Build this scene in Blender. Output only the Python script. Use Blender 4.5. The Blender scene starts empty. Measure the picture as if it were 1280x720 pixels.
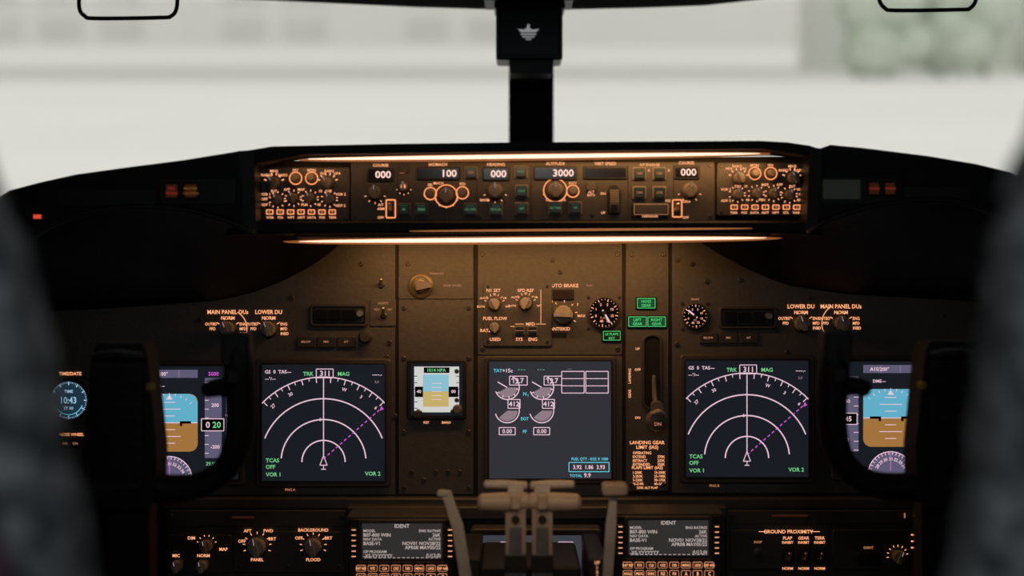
import bpy, bmesh, math, random
from mathutils import Vector, Matrix, noise
random.seed(7)
sc = bpy.context.scene
sc.view_settings.view_transform = 'Standard'
F = 1760.0
CAM = Vector((0, 0, 1.35)); TH = math.radians(10)
M = Matrix.Translation(CAM) @ Matrix.Rotation(-TH, 4, 'X')   # tilt of the instrument panels

# ---------------------------------------------------------------- materials
def pm(name, col, rough=.5, metal=0., var=.15, scale=60, bump=0., spec=.5, emis=None):
    m = bpy.data.materials.new(name); m.use_nodes = True
    nt = m.node_tree; b = nt.nodes['Principled BSDF']
    tc = nt.nodes.new('ShaderNodeTexCoord'); n = nt.nodes.new('ShaderNodeTexNoise')
    n.inputs['Scale'].default_value = scale; n.inputs['Detail'].default_value = 4
    nt.links.new(tc.outputs['Object'], n.inputs['Vector'])
    r = nt.nodes.new('ShaderNodeValToRGB')
    r.color_ramp.elements[0].position = .3; r.color_ramp.elements[1].position = .7
    r.color_ramp.elements[0].color = [c*(1-var) for c in col]+[1]
    r.color_ramp.elements[1].color = [c*(1+var) for c in col]+[1]
    nt.links.new(n.outputs['Fac'], r.inputs['Fac']); nt.links.new(r.outputs['Color'], b.inputs['Base Color'])
    b.inputs['Roughness'].default_value = rough; b.inputs['Metallic'].default_value = metal
    b.inputs['Specular IOR Level'].default_value = spec
    if bump:
        bp = nt.nodes.new('ShaderNodeBump'); bp.inputs['Strength'].default_value = bump
        bp.inputs['Distance'].default_value = .002
        nt.links.new(n.outputs['Fac'], bp.inputs['Height']); nt.links.new(bp.outputs['Normal'], b.inputs['Normal'])
    if emis:
        b.inputs['Emission Color'].default_value = list(emis[0])+[1]; b.inputs['Emission Strength'].default_value = emis[1]
        m.cycles.emission_sampling = 'NONE'
    return m
def em(name, col, st=1., rough=.35, spec=.2):
    m = bpy.data.materials.new(name); m.use_nodes = True
    b = m.node_tree.nodes['Principled BSDF']
    b.inputs['Base Color'].default_value = (.005, .005, .005, 1); b.inputs['Roughness'].default_value = rough
    b.inputs['Specular IOR Level'].default_value = spec
    b.inputs['Emission Color'].default_value = list(col)+[1]; b.inputs['Emission Strength'].default_value = st
    m.cycles.emission_sampling = 'NONE'
    return m
PANEL = pm('panel_paint', (.098, .090, .080), .5, 0, .10, 150, .2)
PANEL2 = pm('panel_paint_dark', (.055, .049, .043), .5, 0, .1, 150, .15)
BLACK = pm('black_vinyl', (.011, .0105, .0105), .6, 0, .2, 90, .3, .3)
BLACK2 = pm('black_plastic', (.02, .019, .018), .45, 0, .15, 90, .1, .4)
BEZEL = pm('bezel_paint', (.065, .058, .050), .45, 0, .1, 120, .1)
KNOB = pm('knob_grey', (.34, .30, .25), .45, 0, .1, 80)
KNOBM = pm('knob_mid', (.19, .165, .14), .45, 0, .1, 80)
KNOBD = pm('knob_dark', (.07, .062, .055), .45, 0, .1, 80)
METAL = pm('metal_bare', (.5, .47, .43), .35, .9, .15, 90)
SCREW = pm('screw_metal', (.10, .09, .075), .4, .6, .15, 90)
GAP = pm('seam_black', (.006, .006, .006), .7, 0, .1, 50)
GLASSB = pm('black_glass', (.008, .008, .009), .15, 0, .1, 30)
LBL = em('label_backlight', (1, .41, .19), 1.15)
LBLD = em('label_dim', (1, .40, .19), .45)
RINGL = em('ring_backlight', (1, .33, .12), 1.15)
WHT = em('screen_white', (.82, .56, .66), 1.0)
WHTD = em('screen_white_dim', (.8, .58, .68), .33)
DIG = em('digit_white', (1, .66, .56), 1.15)
GRN = em('screen_green', (.25, .85, .35), .7)
GRNM = em('switch_green', (.12, .36, .15), .6)
GRNL = em('lamp_green', (.10, .85, .22), .75)
GRND = em('lamp_green_dark', (.02, .12, .05), .5)
MAG = em('screen_magenta', (.75, .12, .75), .8)
CYA = em('screen_cyan', (.15, .75, .9), .8)
CLK = em('clock_blue', (.38, .66, .85), .9)
SCR = em('screen_off', (.0095, .012, .0165), 1., .3, .15)
SCR2 = em('screen_grey', (.030, .031, .039), 1., .3, .15)
TAPE = em('screen_tape', (.11, .10, .17), 1.)
SKYB = em('screen_sky', (.12, .42, .58), 1.)
EARTH = em('screen_earth', (.36, .17, .045), 1.)
STBW = em('screen_pale', (.62, .62, .60), 1.)
STBS = em('screen_pale_sky', (.25, .52, .62), 1.)
STBE = em('screen_pale_earth', (.55, .42, .14), 1.)
AMB = em('lamp_amber', (.9, .35, .06), .16)
AMBD = em('amber_lamp_and_glint', (.22, .06, .02), .12)
RED = em('lamp_red', (1, .10, .05), .7)
REDD = em('lamp_red_dark', (1, .08, .04), .2)
BTN = pm('switch_glass', (.018, .028, .02), .3, 0, .1, 60)
STRIP = em('flood_strip', (1, .64, .44), 1.9)
FRINGE = em('flood_glow_fringe', (1, .31, .09), .30)  # orange glow around the strips, painted as a wider emissive fringe
LIPREFL = em('lip_reflection', (1, .36, .12), .4)  # reflection on the lower lip, painted as a glowing line
CDUS = em('cdu_screen', (.030, .027, .027), 1.)
CDUT = em('cdu_text', (.60, .50, .47), .8)
YEL = pm('yellow_paint', (.45, .33, .03), .5)
GRIP = pm('grip_taupe', (.36, .29, .23), .45, 0, .1, 60)
LEVER = pm('lever_grey', (.50, .46, .41), .4, .1, .1, 60)

# ---------------------------------------------------------------- mesh builder
_tc = {}
def text_geo(s):
    if s in _tc: return _tc[s]
    cu = bpy.data.curves.new('t', 'FONT'); cu.body = s; cu.size = 1; cu.align_x = 'CENTER'; cu.align_y = 'CENTER'
    cu.resolution_u = 2; cu.offset = .018
    o = bpy.data.objects.new('t', cu); sc.collection.objects.link(o)
    dg = bpy.context.evaluated_depsgraph_get(); me = o.evaluated_get(dg).to_mesh()
    v = [(a.co.x, a.co.y) for a in me.vertices]; f = [tuple(p.vertices) for p in me.polygons]
    o.evaluated_get(dg).to_mesh_clear(); bpy.data.objects.remove(o); bpy.data.curves.remove(cu)
    if v:
        ym = (max(q[1] for q in v)+min(q[1] for q in v))/2; xm = (max(q[0] for q in v)+min(q[0] for q in v))/2
        v = [(q[0]-xm, q[1]-ym) for q in v]
    _tc[s] = (v, f); return _tc[s]

def rr_pts(x0, y0, x1, y1, r, n=5):
    r = max(.01, min(r, abs(x1-x0)/2-.01, abs(y1-y0)/2-.01)); P = []
    for cx, cy, a in ((x1-r, y0+r, 0), (x0+r, y0+r, 90), (x0+r, y1-r, 180), (x1-r, y1-r, 270)):
        for i in range(n+1):
            t = math.radians(a+90*i/n)
            P.append((cx+r*math.cos(t), cy-r*math.sin(t)))
    return P
def catmull(P, n=6):
    out = []
    for i in range(len(P)-1):
        a = P[max(i-1, 0)]; b = P[i]; c = P[i+1]; d = P[min(i+2, len(P)-1)]
        for k in range(n):
            t = k/n
            out.append(tuple(.5*(2*b[j]+(c[j]-a[j])*t+(2*a[j]-5*b[j]+4*c[j]-d[j])*t*t+(3*b[j]-a[j]-3*c[j]+d[j])*t**3) for j in range(len(b))))
    out.append(tuple(P[-1])); return out

class B:
    """mesh builder: panel drawing units (1/1760 of depth d), off = height above the panel face in metres"""
    def __init__(s, name, d):
        s.name = name; s.d = d; s.v = []; s.f = []; s.m = []; s.mats = []
    def mi(s, mat):
        if mat not in s.mats: s.mats.append(mat)
        return s.mats.index(mat)
    def P(s, px, py, off=0.): return ((px-640)/F*s.d, s.d-off, (360-py)/F*s.d)
    def raw(s, vs, fs, mat):
        b = len(s.v); s.v += [tuple(x) for x in vs]; i = s.mi(mat)
        for f in fs: s.f.append([b+k for k in f]); s.m.append(i)
    def rings(s, R, mat, cap0=True, cap1=True, close=True):
        n = len(R[0]); vs = [p for r in R for p in r]; fs = []
        for k in range(len(R)-1):
            for i in range(n if close else n-1):
                j = (i+1) % n; fs.append((k*n+i, k*n+j, (k+1)*n+j, (k+1)*n+i))
        if cap0: fs.append(tuple(range(n)))
        if cap1: fs.append(tuple((len(R)-1)*n+i for i in range(n)))
        s.raw(vs, fs, mat)
    def poly(s, pts, o0, o1, mat):
        s.rings([[s.P(x, y, o0) for x, y in pts], [s.P(x, y, o1) for x, y in pts]], mat)
    def flat(s, pts, off, mat): s.raw([s.P(x, y, off) for x, y in pts], [tuple(range(len(pts)))], mat)
    def rect(s, x0, y0, x1, y1, off, mat): s.flat([(x0, y0), (x1, y0), (x1, y1), (x0, y1)], off, mat)
    def rr(s, x0, y0, x1, y1, r, o0, o1, mat, bev=1.):
        A = rr_pts(x0, y0, x1, y1, r); C = rr_pts(x0+bev, y0+bev, x1-bev, y1-bev, max(r-bev, .3))
        bm_ = bev/F*s.d
        s.rings([[s.P(x, y, o0) for x, y in A], [s.P(x, y, o1-bm_) for x, y in A], [s.P(x, y, o1) for x, y in C]], mat)
    def frame(s, x0, y0, x1, y1, w, r, o0, o1, mat, bev=1.):
        A = rr_pts(x0, y0, x1, y1, r); C = rr_pts(x0+bev, y0+bev, x1-bev, y1-bev, max(r-bev, .3))
        D = rr_pts(x0+w, y0+w, x1-w, y1-w, max(r-w, 1.)); E = rr_pts(x0+w+.5, y0+w+.5, x1-w-.5, y1-w-.5, max(r-w, 1.))
        bm_ = bev/F*s.d
        s.rings([[s.P(*p, o0) for p in A], [s.P(*p, o1-bm_) for p in A], [s.P(*p, o1) for p in C], [s.P(*p, o1) for p in D], [s.P(*p, o0) for p in E]], mat, False, False)
    def lathe(s, cx, cy, prof, mat, seg=20, flute=0, fd=.06):
        R = []
        for r, o in prof:
            ring = []
            for i in range(seg):
                a = 2*math.pi*i/seg; q = r*(1-(fd if flute and i % 2 else 0))
                ring.append(s.P(cx+q*math.cos(a), cy-q*math.sin(a), o))
            R.append(ring)
        s.rings(R, mat)
    def line(s, x0, y0, x1, y1, w, off, mat):
        dx, dy = x1-x0, y1-y0; L = math.hypot(dx, dy) or 1; nx, ny = -dy/L*w/2, dx/L*w/2
        s.flat([(x0+nx, y0+ny), (x1+nx, y1+ny), (x1-nx, y1-ny), (x0-nx, y0-ny)], off, mat)
    def box(s, x0, y0, x1, y1, w, off, mat):
        s.line(x0, y0, x1, y0, w, off, mat); s.line(x0, y1, x1, y1, w, off, mat)
        s.line(x0, y0, x0, y1, w, off, mat); s.line(x1, y0, x1, y1, w, off, mat)
    def dash(s, x0, y0, x1, y1, w, off, mat, n=12, duty=.6):
        for i in range(n):
            a = i/n; b = (i+duty)/n
            s.line(x0+(x1-x0)*a, y0+(y1-y0)*a, x0+(x1-x0)*b, y0+(y1-y0)*b, w, off, mat)
    def arc(s, cx, cy, r, a0, a1, w, off, mat, n=28):
        vs = []; fs = []
        for i in range(n+1):
            a = math.radians(a0+(a1-a0)*i/n); c, q = math.cos(a), math.sin(a)
            vs += [s.P(cx+(r-w/2)*c, cy-(r-w/2)*q, off), s.P(cx+(r+w/2)*c, cy-(r+w/2)*q, off)]
            if i: k = 2*i; fs.append((k-2, k-1, k+1, k))
        s.raw(vs, fs, mat)
    def sector(s, cx, cy, r, a0, a1, off, mat, n=16):
        P = [(cx, cy)]+[(cx+r*math.cos(math.radians(a0+(a1-a0)*i/n)), cy-r*math.sin(math.radians(a0+(a1-a0)*i/n))) for i in range(n+1)]
        s.flat(P, off, mat)
    def ticks(s, cx, cy, r0, r1, a0, a1, n, w, off, mat):
        for i in range(n+1):
            a = math.radians(a0+(a1-a0)*i/n); c, q = math.cos(a), math.sin(a)
            s.line(cx+r0*c, cy-r0*q, cx+r1*c, cy-r1*q, w, off, mat)
    def text(s, t, px, py, h, mat, off, al='C', rot=0, sx=1.):
        v, f = text_geo(t)
        if not v: return
        k = h/.7; w = (max(q[0] for q in v)-min(q[0] for q in v))*k*sx
        ox = {'C': 0, 'L': w/2, 'R': -w/2}[al]; c, q = math.cos(math.radians(rot)), math.sin(math.radians(rot))
        s.raw([s.P(px+ox+(x*k*sx*c-y*k*q), py-(x*k*sx*q+y*k*c), off) for x, y in v], f, mat)
    def tube(s, pts, rad, mat, seg=14, flat=1.):
        Q = catmull([tuple(p)+(r,) for p, r in zip(pts, rad)], 5)
        C = [Vector(s.P(q[0], q[1], q[2])) for q in Q]; R = []; up = Vector((0, -1, 0))
        for i, c in enumerate(C):
            t = (C[min(i+1, len(C)-1)]-C[max(i-1, 0)]).normalized()
            side = t.cross(up)
            if side.length < .01: side = Vector((1, 0, 0))
            side.normalize(); u2 = side.cross(t).normalized(); r = Q[i][3]/F*s.d
            R.append([tuple(c+side*math.cos(2*math.pi*k/seg)*r+u2*math.sin(2*math.pi*k/seg)*r*flat) for k in range(seg)])
        def endcap(ring, c, d, rr):
            out = []
            for q in (.35, .75, .95):
                out.append([tuple(Vector(c)+(Vector(p)-Vector(c))*math.sqrt(1-q*q)+d*rr*q*.6) for p in ring])
            return out
        d0 = (C[0]-C[1]).normalized(); d1 = (C[-1]-C[-2]).normalized()
        R = endcap(R[0], C[0], d0, Q[0][3]/F*s.d)[::-1]+R+endcap(R[-1], C[-1], d1, Q[-1][3]/F*s.d)
        s.rings(R, mat)
    # --- details
    def screw(s, x, y, r=2.6, off=0.):
        s.lathe(x, y, [(r, off), (r, off+.0010), (r*.8, off+.0016)], SCREW, 12)
        a = random.random()*3; s.line(x-r*.7*math.cos(a), y-r*.7*math.sin(a), x+r*.7*math.cos(a), y+r*.7*math.sin(a), .9, off+.0018, GAP)
    def knob(s, x, y, r, off=0., mat=None, h=.016, ang=90, bar=True, ring=False):
        mat = mat or KNOB
        if ring: s.arc(x, y, r*1.38, 0, 360, 1.5, off+.0012, RINGL)
        s.lathe(x, y, [(r*1.1, off), (r*1.1, off+.002), (r*.95, off+.004)], KNOBD, 24)
        s.lathe(x, y, [(r*.92, off+.003), (r*.88, off+h*.8), (r*.74, off+h)], mat, 32, 1)
        if bar:
            a = math.radians(ang); c, q = math.cos(a), -math.sin(a); w = r*.24
            P = [(x-c*r*.85+q*w, y-q*r*.85-c*w), (x+c*r*.95+q*w*.7, y+q*r*.95-c*w*.7), (x+c*r*.95-q*w*.7, y+q*r*.95+c*w*.7), (x-c*r*.85-q*w, y-q*r*.85+c*w)]
            s.poly(P, off+h*.7, off+h*1.45, mat)
            s.line(x+c*r*.3, y+q*r*.3, x+c*r*.9, y+q*r*.9, 1.1, off+h*1.47, WHTD)
    def toggle(s, x, y, off=0., up=True, L=10):
        s.lathe(x, y, [(4.2, off), (4.2, off+.003), (3, off+.004)], SCREW, 6)
        e = -L if up else L
        s.tube([(x, y, off+.003), (x, y+e*.5, off+.010), (x, y+e, off+.016)], [1.4, 1.8, 2.4], METAL, 8)
    def button(s, x0, y0, x1, y1, off=0., txt=None, tm=None, mat=None):
        s.rr(x0, y0, x1, y1, 1.5, off, off+.003, KNOBM, .6)
        s.rr(x0+1.5, y0+1.5, x1-1.5, y1-1.5, 1, off+.002, off+.006, mat or BTN, .8)
        if txt: s.text(txt, (x0+x1)/2, (y0+y1)/2, 3, tm or GRN, off+.0063)
    def finish(s, mtx=M, smooth=35):
        me = bpy.data.meshes.new(s.name)
        xs = [min(p[i] for p in s.v) for i in range(3)]; xe = [max(p[i] for p in s.v) for i in range(3)]
        c = Vector([(a+b)/2 for a, b in zip(xs, xe)])
        me.from_pydata([tuple(Vector(p)-c) for p in s.v], [], s.f)
        for m in s.mats: me.materials.append(m)
        me.polygons.foreach_set('material_index', s.m)
        bm = bmesh.new(); bm.from_mesh(me); bmesh.ops.recalc_face_normals(bm, faces=bm.faces[:]); bm.to_mesh(me); bm.free()
        me.polygons.foreach_set('use_smooth', [True]*len(me.polygons))
        me.set_sharp_from_angle(angle=math.radians(smooth)); me.update()
        o = bpy.data.objects.new(s.name, me); sc.collection.objects.link(o)
        o.matrix_world = mtx @ Matrix.Translation(c)
        return o

# ================================================================= MAIN PANEL
D = 2.2
b = B('main_instrument_panel', D)
b.poly([(40, 392), (270, 372), (345, 350), (400, 322), (425, 296), (885, 296), (930, 330), (985, 355), (1060, 364), (1245, 374), (1245, 632), (40, 632)], -.03, -.002, GAP)
PL = [(62, 390), (160, 384), (270, 376), (315, 366), (350, 353), (385, 335), (410, 318), (430, 300), (494, 300), (494, 618), (62, 618)]
b.poly(PL, -.002, 0, PANEL)
b.rr(498, 300, 592, 618, 2, -.002, .001, PANEL, .8)
b.rr(597, 300, 778, 444, 2, -.002, .001, PANEL, .8)
b.rr(597, 444, 778, 620, 2, -.002, .000, PANEL, .8)
b.rr(782, 300, 836, 614, 2, -.002, .001, PANEL, .8)
PR = [(840, 300), (872, 300), (900, 318), (935, 337), (985, 357), (1060, 368), (1235, 378), (1235, 616), (840, 616)]
b.poly(PR, -.002, 0, PANEL)
# bottom lip
b.rr(205, 620, 1155, 631, 3, -.01, .022, PANEL2, 2)
for x, y in [(452, 330), (487, 428), (452, 430), (365, 372), (484, 446), (505, 385), (505, 448), (586, 385), (586, 448), (505, 540), (586, 540), (505, 610), (586, 610), (510, 330), (603, 318), (772, 318), (603, 436), (772, 436),
             (790, 318), (829, 318), (789, 606), (829, 606), (883, 352), (846, 430), (846, 325), (1012, 372), (970, 412), (1030, 440), (310, 440), (250, 400), (1180, 395), (560, 590), (545, 590), (515, 590), (575, 590), (530, 600), (690, 325), (700, 340), (865, 330), (925, 350), (984, 440), (494, 520)]:
    b.screw(x, y, 3, .001)
b.rr(604, 352, 690, 433, 3, 0, .004, PANEL, 1); b.screw(610, 358, 1.8, .004); b.screw(684, 358, 1.8, .004); b.screw(610, 427, 1.8, .004); b.screw(684, 427, 1.8, .004)
for t, x, y in [('N1 SET', 617, 363), ('SPD REF', 657, 363), ('FUEL FLOW', 619, 398), ('MFD', 663, 405), ('USED', 619, 424), ('RATE', 607, 413), ('SYS', 649, 424), ('ENG', 666, 424)]:
    b.text(t, x, y, 4, LBL, .0045)
b.line(638, 408, 648, 408, .7, .0045, LBL); b.line(670, 405, 682, 405, .7, .0045, LBL); b.line(644, 405, 655, 405, .7, .0045, LBL)
for cx, cy in ((618, 380), (657, 379)):
    b.ticks(cx, cy, 10.5, 13.5, 20, 160, 6, .9, .0045, LBL)
    for k, t in enumerate(['BOTH', 'AUTO', 'V1', 'VR', 'WT']):
        a = math.radians(190-k*50); b.text(t, cx+17*math.cos(a), cy-13*math.sin(a)+1, 2.6, LBL, .0045)
b.knob(618, 380, 8, .004, KNOB, ang=120); b.knob(657, 379, 8.5, .004, KNOB, ang=60); b.knob(618, 409, 7, .004, KNOB, ang=100)
b.button(643, 407, 656, 419, .004); b.button(659, 407, 672, 419, .004)
b.line(644, 413, 655, 413, .6, .0105, LBLD); b.line(660, 413, 671, 413, .6, .0105, LBLD)
# auto brake
b.text('AUTO BRAKE', 704, 357, 4.4, LBL, .0015)
b.rr(691, 362, 717, 375, 1, .001, .004, BLACK2); b.rect(693, 364, 715, 373, .0043, AMBD)
b.knob(704, 393, 13, .001, KNOB, ang=180)
b.ticks(704, 393, 15, 18, -30, 200, 6, 1, .0015, LBL)
for k, t in enumerate(['RTO', 'OFF', '1', '2', '3', 'MAX']):
    a = math.radians(215-k*44); b.text(t, 704+23*math.cos(a), 393-20*math.sin(a), 3.2, LBL, .0015)
b.text('ANTISKID', 700, 411, 4, LBL, .0015); b.rect(690, 416, 708, 422, .0015, BLACK2)
b.text('FLAP', 737, 357, 2.5, LBLD, .0015)
b.line(676, 404, 676, 362, .7, .005, LBL)
b.rr(752, 412, 777, 427, 1, .001, .004, BLACK2); b.box(754, 414, 775, 425, .7, .0045, GRNL); b.text('LE FLAPS', 764.5, 417.5, 3, GRNL, .0045); b.text('EXT', 764.5, 422.5, 3, GRNL, .0045)
for x, y, t1, t2 in [(807.5, 379, 'NOSE', 'GEAR'), (796.5, 402, 'LEFT', 'GEAR'), (820.5, 402, 'RIGHT', 'GEAR')]:
    b.rr(x-13, y-8, x+13, y+8, 1, .001, .004, BLACK2)
    b.rect(x-11, y-6, x+11, y+6, .0043, GRND); b.box(x-11, y-6, x+11, y+6, .8, .0046, GRNL)
    b.text(t1, x, y-2.4, 3.4, GRNL, .0047); b.text(t2, x, y+2.6, 3.4, GRNL, .0047)
b.text('LANDING GEAR', 809, 553, 4.2, LBL, .0015); b.text('LIMIT (IAS)', 809, 559.5, 4.2, LBL, .0015)
for k, (a_, c_) in enumerate([('OPERATING', ''), ('EXTEND', '270K'), ('RETRACT', '235K'), ('EXTENDED', '320K')]):
    b.text(a_, 791, 566+k*4.8, 3.3, LBL, .0015, 'L', sx=.9)
    if c_: b.text(c_, 831, 566+k*4.8, 3.3, LBL, .0015, 'R', sx=.9)
b.text('FLAPS LIMIT (IAS)', 809, 585, 3.6, LBL, .0015)
for k in range(4):
    b.text(['1-250K', '2-250K', '5-250K', '10-210K'][k], 791, 590.5+k*4.7, 3.2, LBL, .0015, 'L', sx=.9); b.text(['15-200K', '25-190K', '30-175K', '40-162K'][k], 832, 590.5+k*4.7, 3.2, LBL, .0015, 'R', sx=.9)
b.text('230K ALT FLAP', 809, 609.5, 2.8, LBL, .0015)
b.text('LANDING', 787, 470, 3, LBL, .0015, rot=90); b.text('GEAR', 787, 492, 3, LBL, .0015, rot=90)
b.text('UP', 797, 436, 3, LBL, .0015); b.text('OFF', 797, 462, 3, LBL, .0015); b.text('DN', 797, 522, 3, LBL, .0015)
# key lock
b.text('PASSENGER', 546, 342, 2.4, LBLD, .0015); b.text('NOSE WHEEL', 566, 357, 2.6, LBLD, .0028)
b.rr(498, 345, 592, 374, 2, .000, .0025, PANEL, .6)
b.lathe(526, 357, [(16, .001), (16, .004), (14, .006), (9, .007), (8, .012), (6, .013)], pm('brass', (.20, .16, .09), .45, .5), 28)
b.lathe(526, 357, [(12, .0055), (11.5, .0068)], BEZEL, 24)
b.poly([(521, 350), (540, 354), (540, 359), (521, 363)], .008, .016, KNOBM)
# DU selectors
def selectors(xa, xb, y, labs):
    for x, lab in zip((xa, xb), labs):
        b.text(lab, x, y-21, 5.0, LBL, .0015, sx=.92)
        b.ticks(x, y, 12, 16, 30, 150, 3, 1, .0015, LBL)
        b.knob(x, y, 10.5, 0, KNOB, ang=110)
        b.text('NORM', x, y-13.5, 4.1, LBL, .0015)
        for t, dx, dy in [('OUTBD', -21, -6), ('PFD', -19, 0), ('ENG', 19, -6), ('MFD', 19, 0), ('INBD', 20, 6)]:
            b.text(t, x+dx, y+dy, 3.6, LBL, .0015, sx=.85)
selectors(285, 336, 411, ['MAIN PANEL DUs', 'LOWER DU']); selectors(1051, 1001, 404, ['MAIN PANEL DUs', 'LOWER DU'])
b.arc(285, 411, 24, -30, 60, .9, .0015, LBL); b.arc(1051, 404, 24, 120, 220, .9, .0015, LBL)
# annunciator modules
for x0, y0 in ((388, 380), (898, 383)):
    b.frame(x0, y0, x0+72, y0+28, 3, 5, 0, .006, BEZEL); b.rr(x0+4, y0+4, x0+68, y0+24, 2, 0, .004, BLACK2, .6)
    for k in range(3): b.rr(x0+7+k*17, y0+7, x0+22+k*17, y0+20, 1, .004, .008, GLASSB, .6)
    b.lathe(x0+62, y0+12, [(5, .004), (5, .009), (3.6, .012)], METAL, 14)
for x0, y0 in ((372, 421), (874, 416)):
    for k in range(3): b.rr(x0+k*25, y0, x0+23+k*25, y0+13, 1, 0, .004, PANEL2, .6); b.text(['BELOW', 'FMC', 'A/T'][k], x0+11+k*25, y0+6, 2.4, LBLD, .0043)
b.knob(457, 421, 8, 0, KNOBD, bar=False); b.rr(462, 374, 495, 408, 3, 0, .002, PANEL, .8)
b.toggle(480, 394, .002, L=9); b.text('LIGHTS', 479, 379, 2.8, LBLD, .0025); b.text('TEST', 471, 387, 2.4, LBLD, .0025); b.text('BRT', 488, 387, 2.4, LBLD, .0025)
b.toggle(477, 356, .0, L=7)
b.text('BRAKE', 869, 374, 2.4, LBLD, .0015)
for x, y in ((523, 514), (566, 514), (571, 500), (571, 464)): b.knob(x, y+0, 3, .001, KNOBD, .008, bar=False)
b.text('APP', 533, 452, 3, LBL, .0015); b.text('HP/IN', 557, 452, 3, LBL, .0015); b.text('RST', 533, 528, 3, LBL, .0015); b.text('BARO', 558, 528, 3, LBL, .0015)
b.text('PNG A', 363, 612, 3, LBLD, .0015); b.text('PNG B', 893, 607, 3, LBLD, .0015)
b.text('NOSE WHEEL', 90, 543, 3.6, LBL, .0015)
for k in range(3): b.rr(64+k*13, 548, 75+k*13, 560, 1, 0, .004, BLACK2, .5); b.text('ON', 69+k*13, 554, 3, LBLD, .0045)
b.text('TIME/DATE', 88, 467, 4, LBL, .0015)
b.finish()

# ----------------------------------------------------------------- displays
def bezel(b, x0, y0, x1, y1, w=7, scr=SCR):
    b.frame(x0, y0, x1, y1, w, 5, -.02, .010, BEZEL, 1.6)
    b.frame(x0+w-2, y0+w-2, x1-w+2, y1-w+2, 2.5, 3, -.01, .0105, BLACK2, .4)
    b.rr(x0+w-1, y0+w-1, x1-w+1, y1-w+1, 2, -.02, .005, scr, .2)
def nav(dx, dy, n2):
    b = B('navigation_display', D)
    X = lambda v: v+dx
    Y = lambda v: v+dy
    bezel(b, X(321), Y(448), X(489), Y(608)); o = .0055; cx, cy = X(405), Y(577)
    R = 106
    b.arc(cx, cy, R, 43, 137, 1.3, o, WHT, 50)
    b.ticks(cx, cy, R-7, R, 45, 135, 9, 1.1, o, WHT); b.ticks(cx, cy, R-4, R, 50, 130, 16, .9, o, WHT)
    for a, t in ((132, '27'), (116, '30'), (74, 'W'), (60, '3'), (46, '6')):
        r = math.radians(a); b.text(t, cx+(R-12)*math.cos(r), cy-(R-12)*math.sin(r), 4, WHT, o, rot=a-90)
    b.arc(cx, cy, 79, 22, 158, 1.5, o, WHT, 40); b.arc(cx, cy, 53, 5, 175, 1.5, o, WHT, 40); b.arc(cx, cy, 27, 0, 180, 1.5, o, WHT, 30)
    b.line(cx, Y(473), cx, cy-8, 1.2, o, WHT); b.dash(cx, cy-4, X(477), Y(510), 1.3, o, MAG, 14, .55)
    b.flat([(X(477), Y(507)), (X(480), Y(511)), (X(475), Y(513))], o, MAG)
    b.line(cx, cy-8, cx-4.5, cy+4, 1, o, WHT); b.line(cx, cy-8, cx+4.5, cy+4, 1, o, WHT); b.line(cx-4.5, cy+4, cx+4.5, cy+4, 1, o, WHT)
    b.line(cx, cy+4, cx, cy+9, 1, o, WHT); b.line(cx-3, cy+9, cx+3, cy+9, 1, o, WHT)
    b.box(X(396), Y(461), X(417), Y(472), 1, o, WHT); b.text('311', X(406.5), Y(466.5), 6.5, WHT, o)
    b.text('TRK', X(386), Y(467), 4.8, GRN, o); b.text('MAG', X(430), Y(467), 4.8, GRN, o)
    b.text('GS  0  TAS---', X(332), Y(464.5), 4.2, WHT, o, 'L'); b.text('---°/---', X(332), Y(473), 3.6, WHT, o, 'L')
    b.text('-----.-', X(478), Y(469), 4, WHT, o, 'R'); b.text('2.0', X(474), Y(477), 3, WHTD, o, 'R')
    b.text('5', X(401), Y(524), 3.6, WHT, o)
    b.text('TCAS', X(333), Y(575), 4.8, GRN, o, 'L'); b.text('OFF', X(333), Y(583), 4.8, GRN, o, 'L')
    b.text('VOR 1', X(333), Y(592.5), 4.8, GRN, o, 'L'); b.text('VOR 2', X(476), Y(591.5), 4.8, GRN, o, 'R')
    b.finish()
nav(0, 0, 0); nav(528, -5, 1)
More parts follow.
